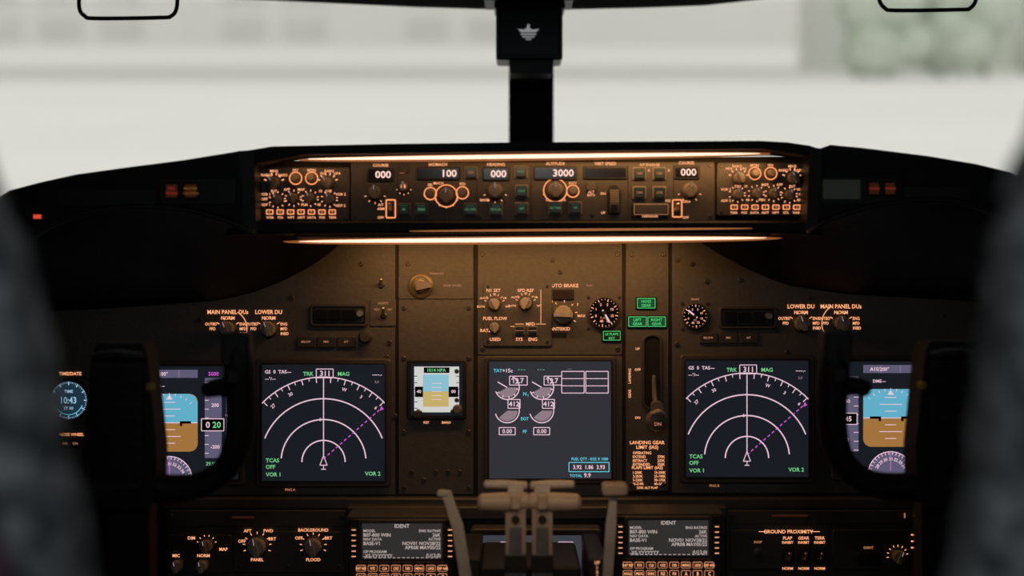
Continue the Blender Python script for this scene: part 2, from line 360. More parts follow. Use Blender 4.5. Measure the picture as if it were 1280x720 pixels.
def pfd(x0, y0, lft):
    b = B('primary_flight_display', D); X = lambda v: x0+v; Y = lambda v: y0+v
    bezel(b, X(-8), Y(-8), X(160), Y(148)); o = .0055
    b.rect(X(6), Y(18), X(26), Y(112), o, TAPE); b.rect(X(110), Y(14), X(131), Y(114), o, TAPE); b.rect(X(136), Y(34), X(145), Y(96), o, TAPE)
    b.rr(X(32), Y(34), X(101), Y(106), 10, o-.0004, o, EARTH, .1)
    P = [(X(101), Y(70)), (X(101), Y(44)), (X(98), Y(37)), (X(91), Y(34)), (X(42), Y(34)), (X(35), Y(37)), (X(32), Y(44)), (X(32), Y(70))]
    o2 = o+.0004; b.flat(P, o2, SKYB); o3 = o2+.0004
    b.line(X(32), Y(70), X(101), Y(70), 1, o3, WHT)
    for k in range(-3, 4):
        if k: w = 14 if k % 2 == 0 else 7; b.line(X(66)-w, Y(70)+k*8.5, X(66)+w, Y(70)+k*8.5, .9, o3, WHT)
    b.poly([(X(40), Y(68)), (X(54), Y(68)), (X(54), Y(74)), (X(51), Y(74)), (X(51), Y(71)), (X(40), Y(71))], o3, o3+.0002, GLASSB)
    b.poly([(X(93), Y(68)), (X(79), Y(68)), (X(79), Y(74)), (X(82), Y(74)), (X(82), Y(71)), (X(93), Y(71))], o3, o3+.0002, GLASSB)
    b.flat([(X(66), Y(35)), (X(70), Y(41)), (X(62), Y(41))], o3, WHT)
    b.ticks(X(66), Y(72), 36, 39, 45, 135, 8, .8, o3, WHT)
    for k in range(9): b.line(X(20), Y(22)+k*11, X(26), Y(22)+k*11, .8, o3, WHT); b.line(X(110), Y(20)+k*11, X(115), Y(20)+k*11, .8, o3, WHT)
    for k in range(4): b.text(str(60-k*20), X(12), Y(25)+k*24, 4.6, WHT, o3); b.text(str(400-200*k), X(123), Y(22)+k*26, 4.4, WHT, o3)
    b.rr(X(106), Y(65), X(134), Y(80), 1, o3, o3+.0004, GLASSB, .2); b.box(X(106), Y(65), X(134), Y(80), 1, o3+.0006, WHT); b.text('20', X(125), Y(72.5), 7.5, GRN, o3+.0006); b.text('0', X(114), Y(72.5), 7.5, WHT, o3+.0006)
    b.rr(X(4), Y(64), X(24), Y(78), 1, o3, o3+.0004, GLASSB, .2); b.box(X(4), Y(64), X(24), Y(78), .9, o3+.0006, WHT); b.text('45', X(13), Y(71), 6, WHT, o3+.0006)
    b.line(X(145), Y(65), X(136), Y(60), 1, o3, WHT); b.ticks(X(152), Y(65), 10, 14, 130, 230, 8, .8, o3, WHT)
    b.rect(X(32), Y(4), X(101), Y(14), o, TAPE); b.line(X(54), Y(4), X(54), Y(14), .8, o3, WHTD); b.line(X(78), Y(4), X(78), Y(14), .8, o3, WHTD)
    b.text('A1S/200°', X(52), Y(9), 4.4, WHT, o3)
    b.text('DME---', X(52), Y(24), 3.8, WHT, o3); b.text('5000', X(121), Y(9), 4.6, MAG, o3); b.text('29.92 IN', X(122), Y(121), 4.2, GRN, o3)
    cx, cy = X(66), Y(140)
    b.sector(cx, cy, 28, 0, 180, o, TAPE, 30); b.arc(cx, cy, 28, 0, 180, 1, o3, WHT, 36); b.ticks(cx, cy, 24, 28, 5, 175, 17, .9, o3, WHT)
    for k in range(7): a = 30+k*20; r = math.radians(a); b.text(str(34-k), cx+19*math.cos(r), cy-19*math.sin(r), 3.8, WHT, o3, rot=a-90)
    b.line(cx, cy-28, cx, cy-4, 1, o3, MAG); b.text('311', X(42), Y(137), 3.8, GRN, o3); b.text('MAG', X(92), Y(137), 3.8, GRN, o3)
    b.finish()
pfd(147, 458, True); pfd(1046, 452, False)
# engine display
b = B('engine_display', D); bezel(b, 605, 445, 770, 604, 6, SCR2); o = .0055
b.text('TAT', 617, 463, 4, CYA, o, 'L'); b.text('+15c', 628, 463, 4.6, WHT, o, 'L')
for x in (652, 676): b.text('- - -', x, 462, 4, GRN, o)
for cx in (634, 677):
    b.arc(cx, 484, 15, -160, 60, 1.3, o, WHT); b.sector(cx, 484, 13, -150, 0, o-.0002, WHTD); b.ticks(cx, 484, 11, 15, -150, 60, 6, 1, o+.0002, WHT)
    b.box(cx+3, 470, cx+25, 481, 1, o+.0002, WHT); b.text('19.7', cx+14, 475.5, 6, WHT, o+.0002); b.line(cx, 484, cx-12, 477, 1.3, o+.0002, WHT)
    b.arc(cx, 513, 15, -165, 0, 1.3, o, WHT); b.sector(cx, 513, 13, -140, 0, o-.0002, WHTD)
    b.box(cx+1, 499, cx+16, 510, 1, o+.0002, WHT); b.text('412', cx+8.5, 504.5, 6, WHT, o+.0002); b.line(cx+15, 513, cx+15, 503, 1.2, o, WHT)
    b.box(cx-10, 534, cx+10, 543, 1, o, WHT); b.text('0.00', cx, 538.5, 5, WHT, o)
b.text('N', 656, 492, 4.2, CYA, o); b.text('1', 660, 494, 3, CYA, o); b.text('EGT', 656, 523, 3.8, CYA, o); b.text('FF', 656, 539, 3.8, CYA, o)
b.box(702, 464, 730, 491, 1, o, WHT); b.box(732, 464, 760, 491, 1, o, WHT)
for y in (473, 482): b.line(702, y, 730, y, .9, o, WHT); b.line(732, y, 760, y, .9, o, WHT)
b.text('----', 712, 461, 3, WHTD, o)
b.text('FUEL QTY - KGS X 1000', 737, 573.5, 3.6, CYA, o, sx=.85); b.box(711, 577.5, 761, 589, 1, o, CYA)
b.text('3.92  1.86  3.93', 736, 583.3, 5, WHT, o, sx=.9); b.text('TOTAL', 712, 594, 3.4, CYA, o, 'L'); b.text('9.9', 734, 593.5, 5, WHT, o)
b.finish()
# standby
b = B('standby_attitude_display', D); b.frame(509, 449, 583, 524, 5, 4, -.01, .008, BLACK2, 1.5); b.rr(513, 453, 579, 520, 2, -.01, .004, SCR, .2); o = .0045
b.rect(518, 458, 574, 515, o, STBW); b.rect(529, 468, 561, 489, o+.0003, STBS); b.rect(529, 489, 561, 508, o+.0003, STBE)
b.rect(530, 459, 562, 466, o+.0003, GLASSB); b.text('1014 HPA', 546, 462.5, 4, GRN, o+.0006)
for k in range(-2, 3): b.line(540, 489+k*5, 552, 489+k*5, .8, o+.0006, WHT)
b.rect(519, 483, 529, 496, o+.0006, GLASSB); b.text('40', 524, 489, 4, WHT, o+.0009); b.rect(561, 483, 573, 496, o+.0006, GLASSB); b.text('00', 567, 489, 4, WHT, o+.0009)
for k in range(6): b.line(518, 470+k*8, 522, 470+k*8, .8, o+.0006, GLASSB); b.line(570, 470+k*8, 574, 470+k*8, .8, o+.0006, GLASSB)
b.rr(517, 513, 528, 521, 1, .004, .011, KNOBD, .6); b.lathe(572, 511, [(6, .004), (6, .014), (4.5, .016)], KNOBM, 16)
b.finish()
# clock
b = B('cockpit_clock', D)
b.frame(58, 470, 116, 530, 3, 12, -.01, .004, BEZEL, 1)
b.lathe(87, 500, [(27, 0), (27, .006), (24, .008), (23, .004)], BLACK2, 32)
b.lathe(87, 500, [(23, .002), (23, .0045)], em('clock_face', (.012, .032, .055), 1), 32)
b.ticks(87, 500, 19, 23, 0, 360, 12, 1.4, .005, CLK); b.ticks(87, 500, 21, 23, 0, 360, 60, .6, .005, CLK)
b.text('TIME', 87, 489, 3.6, CLK, .005); b.text('10:43', 87, 500, 8, CLK, .005, sx=.85); b.text('ET 00', 87, 510, 3.6, CLK, .005); b.arc(87, 500, 18, 200, 340, 1, .005, CYA)
b.finish()
def gauge(name, x, y, r, n, txt, ang):
    b = B(name, D); b.lathe(x, y, [(r, 0), (r, .006), (r*.9, .008), (r*.88, .003)], BEZEL, 32)
    b.lathe(x, y, [(r*.88, .001), (r*.88, .0035)], GLASSB, 32)
    b.ticks(x, y, r*.68, r*.84, -140, 200, n, 1.1, .004, LBL); b.ticks(x, y, r*.76, r*.84, -140, 200, n*3, .6, .004, LBL)
    for k in range(8):
        a = math.radians(200-k*44); b.text(str([0, 1, 2, 5, 10, 15, 25, 40][k]), x+r*.52*math.cos(a), y-r*.52*math.sin(a), r*.15, LBL, .004)
    a = math.radians(ang); b.line(x-math.cos(a)*r*.2, y+math.sin(a)*r*.2, x+math.cos(a)*r*.66, y-math.sin(a)*r*.66, 2, .005, WHT)
    b.lathe(x, y, [(r*.14, .004), (r*.12, .007)], BLACK2, 12)
    if txt: b.text(txt, x, y+r*.3, r*.13, LBLD, .004)
    for sx, sy in ((-1, -1), (1, -1), (-1, 1), (1, 1)): b.screw(x+sx*r*.92, y+sy*r*.92, 2, .001)
    b.finish()
gauge('flap_position_gauge', 755, 391, 21, 8, 'FLAPS', -60); gauge('brake_pressure_gauge', 868.5, 395, 17, 6, 'PSI', 140)
# gear lever
b = B('landing_gear_lever', D)
b.frame(802, 417, 828, 512, 3, 11, -.001, .005, BEZEL, 1); b.rr(804, 419, 826, 510, 9, -.01, .0022, GAP, .3)
b.tube([(817, 470, .006), (817, 495, .022), (818, 512, .040)], [3, 4, 5], BEZEL, 10)
b.poly(rr_pts(811, 499, 825, 516, 5), .030, .050, KNOBM)
b.lathe(818, 523, [(11, .022), (13, .026), (13, .044), (11, .050), (5, .052)], pm('gear_wheel_knob', (.16, .13, .10), .45), 24)
b.tube([(811, 514, .05), (818, 511, .056), (825, 514, .05)], [2.5, 3.5, 2.5], LEVER, 8); b.text('DN', 818, 526, 4, LBLD, .0525)
b.finish()

# ================================================================= GLARESHIELD
G = 1.95
TOPS = [(-90, 330), (-40, 275), (0, 246), (12, 238), (50, 228), (95, 218), (160, 209), (230, 200), (298, 189), (310, 188), (340, 183), (480, 180), (640, 178), (800, 177), (950, 176), (985, 178), (1012, 182), (1024, 186), (1038, 181), (1080, 185), (1160, 195), (1220, 205), (1262, 215), (1300, 235), (1360, 300)]
b = B('glareshield', G)
d2 = 2.75
front = [b.P(x, y) for x, y in TOPS]
mid = [(p[0]*1.15, G*1.15, p[2]*1.12) for p in front]
rear = [(p[0]*d2/G, d2, p[2]*d2/G*.90) for p in front]
b.rings([front, mid, rear], BLACK, False, False, False)
b.poly([(305, 189), (340, 183), (480, 180), (640, 178), (800, 177), (950, 176), (985, 178), (1012, 182), (1020, 196), (952, 186), (380, 193), (312, 206)], -.05, .0, BLACK)
b.rr(316, 276, 1014, 292, 5, -.09, .0, BLACK, 2.5)
b.poly([(298, 189), (318, 188), (321, 292), (305, 280), (303, 230)], -.06, .004, BLACK2)
b.poly([(1011, 184), (1026, 186), (1024, 235), (1020, 282), (1007, 292)], -.06, .004, BLACK2)
b.poly([(318, 196), (1012, 190), (1012, 282), (318, 282)], -.075, -.065, GAP)
b.raw([b.P(320, 292), b.P(1010, 292), (.52, 2.2, .078), (-.52, 2.2, .078)], [(0, 1, 2, 3)], BLACK)
AL = [(22, 330), (36, 305), (62, 283), (110, 266), (170, 259), (235, 263), (290, 278), (318, 292)]
AR = [(1010, 292), (1035, 275), (1095, 257), (1165, 250), (1220, 258), (1252, 280), (1266, 310), (1272, 340)]
b.poly([(300, 190), (230, 201), (160, 210), (95, 219), (50, 229), (12, 239), (0, 247), (-40, 275), (-90, 330), (-90, 420), (20, 420)]+AL+[(320, 270)], -.03, 0, BLACK)
b.poly([(1022, 187), (1038, 182), (1080, 186), (1160, 196), (1220, 206), (1262, 216), (1300, 236), (1360, 300), (1360, 420), (1275, 420)]+AR[::-1]+[(1012, 270)], -.03, 0, BLACK)
for A, sgn in ((AL, 1), (AR, -1)):
    b.tube([(x, y, .004) for x, y in A], [4]*len(A), BLACK2, 10)
def hood(A, C):
    n = 28
    def res(P):
        Q = catmull([(x, y) for x, y in P], 6); return [Q[int(round(i*(len(Q)-1)/n))] for i in range(n+1)]
    A2, C2 = res(A), res(C); R = []
    for t in (0, .35, .7, 1.):
        ring = []
        for (ax, ay), (cx, cy) in zip(A2, C2):
            p = Vector(b.P(ax, ay, .002)); q = Vector(((cx-640)/F*2.2, 2.199, (360-cy)/F*2.2)); v = p.lerp(q, t)
            ring.append(tuple(v))
        R.append(ring)
    b.rings(R, BLACK, False, False, False)
hood([(20, 400)]+AL, [(40, 400), (62, 389), (160, 383), (270, 375), (315, 365), (350, 352), (385, 334), (410, 316), (430, 298)])
hood(AR+[(1275, 400)], [(870, 298), (900, 317), (935, 336), (985, 356), (1060, 367), (1130, 371), (1190, 374), (1238, 378), (1250, 400)])
b.rr(72, 236, 196, 258, 4, 0, .003, BLACK2, 1); b.rr(200, 223, 296, 256, 4, 0, .004, BLACK2, 1)
for x in (206, 230): b.rr(x, 228, x+20, 250, 2, .004, .007, BLACK, .8)
b.rect(209, 231, 223, 247, .0073, AMBD); b.rect(233, 231, 247, 247, .0073, AMBD)
b.text('FIRE', 216, 236, 3.4, REDD, .0076); b.text('WARN', 216, 242, 3.4, REDD, .0076); b.text('MASTER', 240, 236, 3.2, AMB, .0076); b.text('CAUTION', 240, 242, 3, AMB, .0076)
b.rr(40, 266, 56, 276, 2, 0, .004, BLACK2, .8); b.rect(43, 268.5, 53, 273.5, .0045, RED)
b.rr(1024, 221, 1120, 256, 4, 0, .004, BLACK2, 1); b.rr(1028, 225, 1074, 249, 2, .004, .007, em('glass_reflection', (.010, .012, .010), 1), .8)  # faint emission stands in for a reflection in the screen glass
for x in (1082, 1102): b.rr(x, 226, x+18, 246, 2, .004, .007, BLACK, .8); b.rect(x+3, 229, x+15, 243, .0073, AMBD); b.text('WARN', x+9, 236, 3, REDD, .0076)
b.rr(1128, 232, 1215, 254, 4, 0, .003, BLACK2, 1)
b.finish()
def strip(b, x0, y0, x1, y1, th, o0, o1, mat):
    n = 24; U = []; L = []
    for i in range(n+1):
        t = i/n; w = th/2*(max(0, 1-(2*t-1)**2)**.6)+.25; x = x0+(x1-x0)*t; y = y0+(y1-y0)*t
        U.append((x, y-w)); L.append((x, y+w))
    b.poly(U+L[::-1], o0, o1, mat)
b = B('glareshield_floodlight', G)
strip(b, 372, 198.5, 965, 190.5, 7.5, -.03, -.012, FRINGE)
strip(b, 384, 198, 952, 191, 4.2, -.03, -.010, STRIP)
strip(b, 352, 301.5, 980, 297, 8.5, -.06, -.014, FRINGE)
strip(b, 372, 301.5, 960, 297, 4.8, -.06, -.012, STRIP)
strip(b, 512, 289, 940, 285.5, 2.2, -.01, .0008, LIPREFL)
b.rr(366, 288, 966, 297, 3, -.07, -.016, BLACK2, 1)
b.finish()

# ================================================================= MCP
Q = 2.0
b = B('mode_control_panel', Q)
b.rr(438, 202, 894, 276, 3, -.03, .0, PANEL2, 1)
for x0, x1 in ((438, 497), (497, 596), (596, 664), (664, 785), (785, 842), (842, 894)): b.line(x1, 206, x1, 274, .7, .0006, GAP)
for x, y in ((444, 208), (888, 207), (444, 270), (888, 270), (600, 270), (740, 268)): b.screw(x, y, 2.4)
for x0, x1, y0, y1, t, lab in [(459, 493, 210, 227, '000', 'COURSE'), (520, 575, 209, 225, '100', 'IAS/MACH'), (603, 637, 209, 226, '000', 'HEADING'), (667, 721, 208, 225, '3000', 'ALTITUDE'), (729, 784, 208, 224, '', 'VERT SPEED'), (842, 874, 207, 224, '000', 'COURSE')]:
    b.rr(x0, y0, x1, y1, 2, 0, .003, BLACK2, .8); b.rr(x0+2, y0+2, x1-2, y1-2, 1, .001, .0034, GLASSB, .2)
    if t: b.text(t, x1-4, (y0+y1)/2, 8.6, DIG, .0045, 'R', sx=1.08)
    b.text(lab, (x0+x1)/2, y0-3.4, 3.6, LBL, .0006)
for x, y, r, rg in [(469, 241, 9, 0), (505, 234, 6.5, 0), (538, 242, 5.5, 1), (558, 245, 10, 1), (578, 241, 5.5, 1), (619, 239, 10, 0), (694, 238, 10.5, 1), (716, 239, 5.5, 1), (862, 238, 10, 0)]:
    b.knob(x, y, r, 0, KNOBM, ang=90, ring=bool(rg), bar=(r > 6))
    b.ticks(x, y, r*1.3, r*1.55, 200, 340, 4, 1.1, .0006, LBL)
b.lathe(505, 234, [(3, .016), (2.5, .02)], LBL, 12)
for cx, cy in ((589, 216), (651, 215), (652, 239), (652, 261), (620, 262), (588, 262), (505, 262), (527, 262), (694, 260), (719, 260), (799, 217), (824, 217), (799, 241), (824, 241)):
    b.button(cx-8.5, cy-8, cx+8.5, cy+8)
    b.line(cx-5, cy-4.5, cx+5, cy-4.5, 1, .0064, GRND)
for t, x, y in [('N1', 505, 262), ('SPEED', 527, 262), ('LVL CHG', 588, 262), ('HDG SEL', 620, 262), ('APP', 652, 261), ('LNAV', 652, 239), ('VNAV', 651, 215), ('ALT HLD', 694, 260), ('V/S', 719, 260), ('CMD', 799, 217), ('CMD', 824, 217), ('CWS', 799, 241), ('CWS', 824, 241), ('C/O', 589, 216)]:
    b.text(t, x, y, 3, LBLD if t in ('CMD', 'CWS', 'C/O') else GRNM, .0064, sx=.8)
b.rr(789, 254, 836, 272, 2, 0, .004, BLACK2, 1); b.rr(793, 256, 833, 268, 2, .004, .010, KNOBD, 1); b.text('DISENGAGE', 812, 270.5, 2.6, LBL, .0045); b.box(792, 255.5, 834, 268.5, .7, .0105, LBLD)
b.lathe(767, 238, [(7, -.0), (7, .002)], GAP, 20); b.rr(759, 236, 776, 268, 4, 0, .003, GAP, 1)
for k in range(12): b.rr(762, 238+k*2.4, 773, 239.6+k*2.4, .5, .002, .006+.008*math.sin(math.pi*(k+.5)/12), KNOBM, .3)
for t, x, y in [('DN', 754, 242), ('UP', 754, 266), ('A/P ENGAGE', 812, 206), ('A', 811, 213), ('B', 836, 213), ('A/T', 476, 256), ('ARM', 476, 261), ('OFF', 476, 272), ('F/D', 835, 251), ('ON', 857, 252), ('OFF', 857, 272), ('SEL', 538, 231), ('BANK', 606, 250), ('SPD', 578, 230), ('INTV', 716, 229), ('1', 683, 250), ('10', 705, 250), ('MA', 503, 215), ('ALT', 739, 240), ('INTV', 739, 244), ('MACH', 548, 229)]:
    b.text(t, x, y, 3.1, LBL, .0006)
b.frame(482, 249, 495, 273, 1.2, 2, 0, .001, RINGL, .2); b.frame(840, 249, 853, 272, 1.2, 2, 0, .001, RINGL, .2); b.toggle(488, 263, 0, L=7); b.toggle(846, 263, 0, L=7)
b.rr(499, 207, 511, 216, 1, 0, .004, BLACK2, .5)
b.rr(733, 228, 745, 238, 1, 0, .005, KNOBD, .5)
b.finish()
def efis(x0, y0, flip):
    b = B('efis_control_panel', Q); w = 118
    X = lambda v: x0+(w-v if flip else v)
    Y = lambda v: y0+v
    b.rr(x0, y0, x0+w, y0+67, 3, -.03, .002, PANEL2, 1)
    for a in (5, w-5):
        for c in (5, 62): b.screw(x0+a, y0+c, 2.2, .002)
    o = .0027
    for x, y, r, rg in [(24, 20, 8, 0), (51, 14, 5.5, 1), (71, 14, 5.5, 1), (91, 20, 8, 0)]:
        b.knob(X(x), Y(y), r, .002, KNOBM, ang=120, ring=bool(rg), bar=r > 6)
        if not rg: b.ticks(X(x), Y(y), r*1.25, r*1.65, 20, 160, 5, 1.6, o, LBL)
    for x, y in ((28, 41), (48, 39), (69, 39), (93, 40)):
        b.ticks(X(x), Y(y), 8.5, 10.8, 10, 350, 9, 1.3, o, LBL); b.knob(X(x), Y(y), 6.5, .002, KNOBM, ang=100)
    for k in range(7):
        x = 19+k*13; b.rr(X(x)-4.5, Y(53), X(x)+4.5, Y(59.5), 1.2, .002, .006, KNOBD, .5); b.frame(X(x)-4.5, Y(53), X(x)+4.5, Y(59.5), 1.2, 1.2, .004, .0064, RINGL, .1)
        b.text(['WXR', 'STA', 'WPT', 'ARPT', 'DATA', 'POS', 'TERR'][k], X(x), Y(63), 2.8, LBL, o); b.text('o', X(x), Y(56), 2.4, LBL, .0066)
    for t, x, y in [('MINS', 24, 5), ('FPV', 51, 4), ('MTRS', 71, 4), ('BARO', 93, 5), ('VOR 1', 13, 34), ('OFF', 12, 40), ('ADF 1', 13, 47), ('APP', 40, 28), ('MAP', 58, 28), ('PLN', 62, 47), ('RST', 24, 30), ('STD', 92, 30), ('10', 82, 30), ('40', 80, 47), ('VOR 2', 107, 34), ('ADF 2', 107, 48), ('IN', 84, 8), ('HPA', 103, 8), ('RADIO', 15, 10), ('BARO', 35, 10)]:
        b.text(t, X(x), Y(y), 3.2, LBL, o)
    b.finish()
efis(319, 209, False); efis(896, 203, True)

# ================================================================= LOWER PANELS
L = 2.16
b = B('lower_instrument_panel', L)
b.rr(204, 634, 1156, 860, 3, -.02, -.003, GAP, 1)
b.rr(208, 638, 433, 850, 3, -.003, .0, PANEL2, 1); b.rr(908, 638, 1152, 850, 3, -.003, .0, PANEL2, 1)
b.line(208, 658, 433, 658, .8, .0005, GAP); b.line(908, 655, 1152, 655, .8, .0005, GAP)
b.rr(210, 668, 290, 716, 3, 0, .003, PANEL2, 1); b.rr(292, 664, 430, 716, 3, 0, .003, PANEL2, 1)
for x, y, r in ((322, 682, 13), (392, 682, 12), (259, 681, 9), (223, 706, 8), (254, 706, 8)): b.knob(x, y, r, .003, KNOB, ang=100)
for t, x, y in [('AFT', 310, 663), ('FWD', 336, 663), ('PANEL', 322, 699), ('FLOOD', 392, 699), ('OFF', 374, 672), ('BRT', 411, 672), ('OFF', 303, 676), ('BRT', 341, 673), ('MIC', 221, 694), ('NORM', 255, 694), ('MAP', 280, 686), ('DIM', 240, 672), ('BACKGROUND', 392, 662)]:
    b.text(t, x, y, 3.8, LBL, .0038)
b.ticks(322, 682, 15, 18, -20, 200, 8, 1, .0038, LBL); b.ticks(392, 682, 14, 17, -20, 200, 8, 1, .0038, LBL); b.ticks(259, 681, 11, 13, 20, 160, 5, 1, .0038, LBL)
for x, y in ((300, 708), (360, 708), (424, 708), (214, 645), (428, 645), (914, 645), (1146, 645)): b.screw(x, y, 2.8, .002)
b.rr(912, 662, 1035, 712, 3, 0, .003, PANEL2, 1); b.rr(1040, 662, 1150, 712, 3, 0, .003, PANEL2, 1)
b.text('GROUND PROXIMITY', 985, 664, 4.4, LBL, .0038)
b.line(948, 664, 958, 664, .8, .0038, LBL); b.line(1012, 664, 1024, 664, .8, .0038, LBL)
b.lathe(947, 690, [(6, .003), (6, .006), (4, .007)], KNOBD, 16); b.text('INOP', 947, 677, 3, LBLD, .0038)
for k, x in enumerate((984, 1004, 1024)):
    b.rr(x-8, 684, x+8, 706, 2, .003, .006, BLACK2, .6); b.toggle(x, 698, .006, L=9); b.text(['FLAP', 'GEAR', 'TERR'][k], x, 672, 3.8, LBL, .0038); b.text('INHIBIT', x, 677.5, 3.2, LBL, .0038, sx=.9); b.text('NORM', x, 710, 3.2, LBL, .0038)
b.knob(1121, 694, 9, .003, KNOB, ang=70); b.ticks(1121, 694, 11, 13.5, 10, 190, 7, 1, .0038, LBL)
for y in (668, 676, 684): b.line(1138, y, 1143, y, 2, .0038, LBL)
for x in (1130, 1143): b.line(x, 641, x, 647, 1.6, .0038, LBLD)
b.rr(1070, 690, 1100, 705, 2, .003, .008, BLACK2, 1); b.text('IDENT', 1085, 684, 3, LBLD, .0038)
b.rr(434, 632, 908, 648, 3, -.02, .01, PANEL2, 2)
b.rect(472, 637, 520, 640, .0105, AMBD); b.rect(842, 637, 880, 640, .0105, AMBD); b.rect(290, 645, 318, 648, .0006, AMBD); b.rect(965, 643, 1010, 646, .0006, AMBD)  # amber glints on ledge and panels, painted as glowing bars
b.finish()
def cdu(x0, y0, w):
    b = B('control_display_unit', 2.05); x1 = x0+w
    b.rr(x0, y0, x1, y0+190, 4, -.08, .0, PANEL2, 1.5)
    b.rr(x0+3, y0+3, x1-3, y0+186, 4, 0, .004, BLACK2, 1.5)
    sx0, sx1 = x0+22, x1-22; sy0, sy1 = y0+8, y0+52
    b.frame(sx0-6, sy0-5, sx1+6, sy1+5, 5, 4, .003, .010, BEZEL, 1.5); b.rr(sx0-2, sy0-2, sx1+2, sy1+2, 2, .003, .0065, CDUS, .2)
    o = .007; cx = (sx0+sx1)/2
    b.text('IDENT', cx, sy0+3.5, 4.6, CDUT, o)
    rows = [('MODEL', 'ENG RATING', 1), ('B07-800 WIN', '26K', 0), ('NAV DATA', 'ACTIVE', 1), ('BASE-V1', 'NOV01 NOV28/22', 0), ('', 'APR08 MAY05/22', 0), ('OP PROGRAM', '', 1), ('-XS-YYYYYYY', '(U12.0)', 0)]
    for k, (a, c, sm) in enumerate(rows):
        y = sy0+9.5+k*5.2
        if a: b.text(a, sx0+1, y, 3.2 if sm else 4.2, CDUT, o, 'L')
        if c: b.text(c, sx1-1, y, 3.2 if sm else 4.2, CDUT, o, 'R')
    b.dash(sx0+2, sy1-1, sx1-2, sy1-1, .8, o, CDUT, 16)
    for k in range(6):
        y = sy0+6+k*6.6
        for xx in (x0+7, x1-15): b.rr(xx, y, xx+8, y+4.2, 1, .004, .009, KNOBM, .5); b.line(xx+1.5, y+2.1, xx+6.5, y+2.1, 1.1, .0093, LBL)
    ky = sy1+8
    lab = ['INIT REF', 'RTE', 'CLB', 'CRZ', 'DES', 'MENU', 'LEGS', 'DEP ARR', 'HOLD', 'PROG', 'EXEC', 'N1', 'FIX', 'A', 'B', 'C', 'D', 'E', 'PREV', 'NEXT', 'F', 'G', 'H', 'I', 'J', '1', '2', '3', 'K', 'L', 'M', 'N', 'O', '4', '5', '6', 'P', 'Q', 'R', 'S']
    n = 0
    for r in range(10):
        nc = 8; st = (w-26)/nc
        for c in range(nc):
            xx = x0+13+c*st; yy = ky+r*10.5
            b.rr(xx+1, yy, xx+st-1.5, yy+8, 1.5, .004, .009, KNOBD, .8)
            b.text(lab[n % len(lab)], xx+st/2, yy+4, 3.2 if len(lab[n % len(lab)]) > 2 else 4.4, LBL, .0095, sx=.75); n += 1
            b.frame(xx+1, yy, xx+st-1.5, yy+8, .7, 1.5, .006, .0093, LBLD, .1)
    b.finish()
cdu(432, 645, 142); cdu(764, 641, 142)
b = B('lower_display_unit', 2.1)
b.frame(588, 660, 752, 830, 8, 5, -.03, .008, BEZEL, 1.5); b.rr(594, 667, 746, 824, 3, -.03, .003, em('lower_screen', (.045, .048, .060), 1), .3)
for cx in (628, 700): b.arc(cx, 690, 9, -170, 30, 1.4, .0035, WHT); b.box(cx-2, 677, cx+16, 686, 1, .0035, WHT); b.text('57', cx+7, 681.5, 5, WHT, .0035)
for cx in (628, 700): b.arc(cx, 716, 9, -170, 30, 1.4, .0035, WHT)
b.finish()
# throttle quadrant
b = B('throttle_quadrant', 1.86)
b.rr(598, 712, 728, 1010, 6, -.20, -.02, BLACK2, 3)
b.rr(574, 700, 600, 1010, 4, -.20, -.01, BLACK2, 2); b.rr(736, 700, 760, 1010, 4, -.20, -.01, BLACK2, 2)
for s_, xa, xb in ((-1, 632, 657), (1, 665, 690)):
    b.poly(rr_pts(xa, 628, xb, 760, 5), -.004, .018, GRIP)
    b.rr(xa+5, 655, xb-5, 755, 2, .018, .0195, METAL, .6)
    b.rr(xa-1, 690, xb+1, 712, 3, -.008, .022, BLACK2, 1)
    xo = 603 if s_ < 0 else 720; xi = xb if s_ < 0 else xa
    b.tube([(xi, 626, .008), ((xi+xo)/2, 627, .010), (xo, 627, .010)], [12, 13, 11.5], GRIP, 18)
    b.tube([(xi, 607, .0), ((xi+xo)/2, 606, -.004), (xo-4*s_, 606, -.004)], [5, 5.5, 5], LEVER, 12)
    b.poly([(xa+3, 604), (xb-3, 604), (xb-2, 640), (xa+2, 640)], -.006, .010, LEVER)
    b.lathe((xa+xb)/2, 646, [(5, .018), (5, .021), (3.5, .023)], BLACK2, 14)
    b.rr((xa+xb)/2-6, 615, (xa+xb)/2+6, 634, 3, .016, .026, GRIP, 1.5)
def blade(pts, mat, o0, o1): b.poly(pts, o0, o1, mat)
blade([(553, 618), (557, 612), (564, 613), (570, 632), (579, 655), (592, 735), (578, 740), (566, 662), (560, 640)], LEVER, .0, .008)
blade([(762, 620), (770, 620), (770, 650), (764, 740), (752, 740), (757, 655)], LEVER, .0, .008)
b.rr(752, 603, 784, 618, 5, -.01, .02, GRIP, 2.5); b.rr(546, 612, 560, 620, 4, .0, .01, LEVER, 1.5)
for k in range(6): b.text(['UP', '1', '2', '5', '10', '15'][k], 747, 705+k*6, 3.6, LBL, -.009)
b.finish()
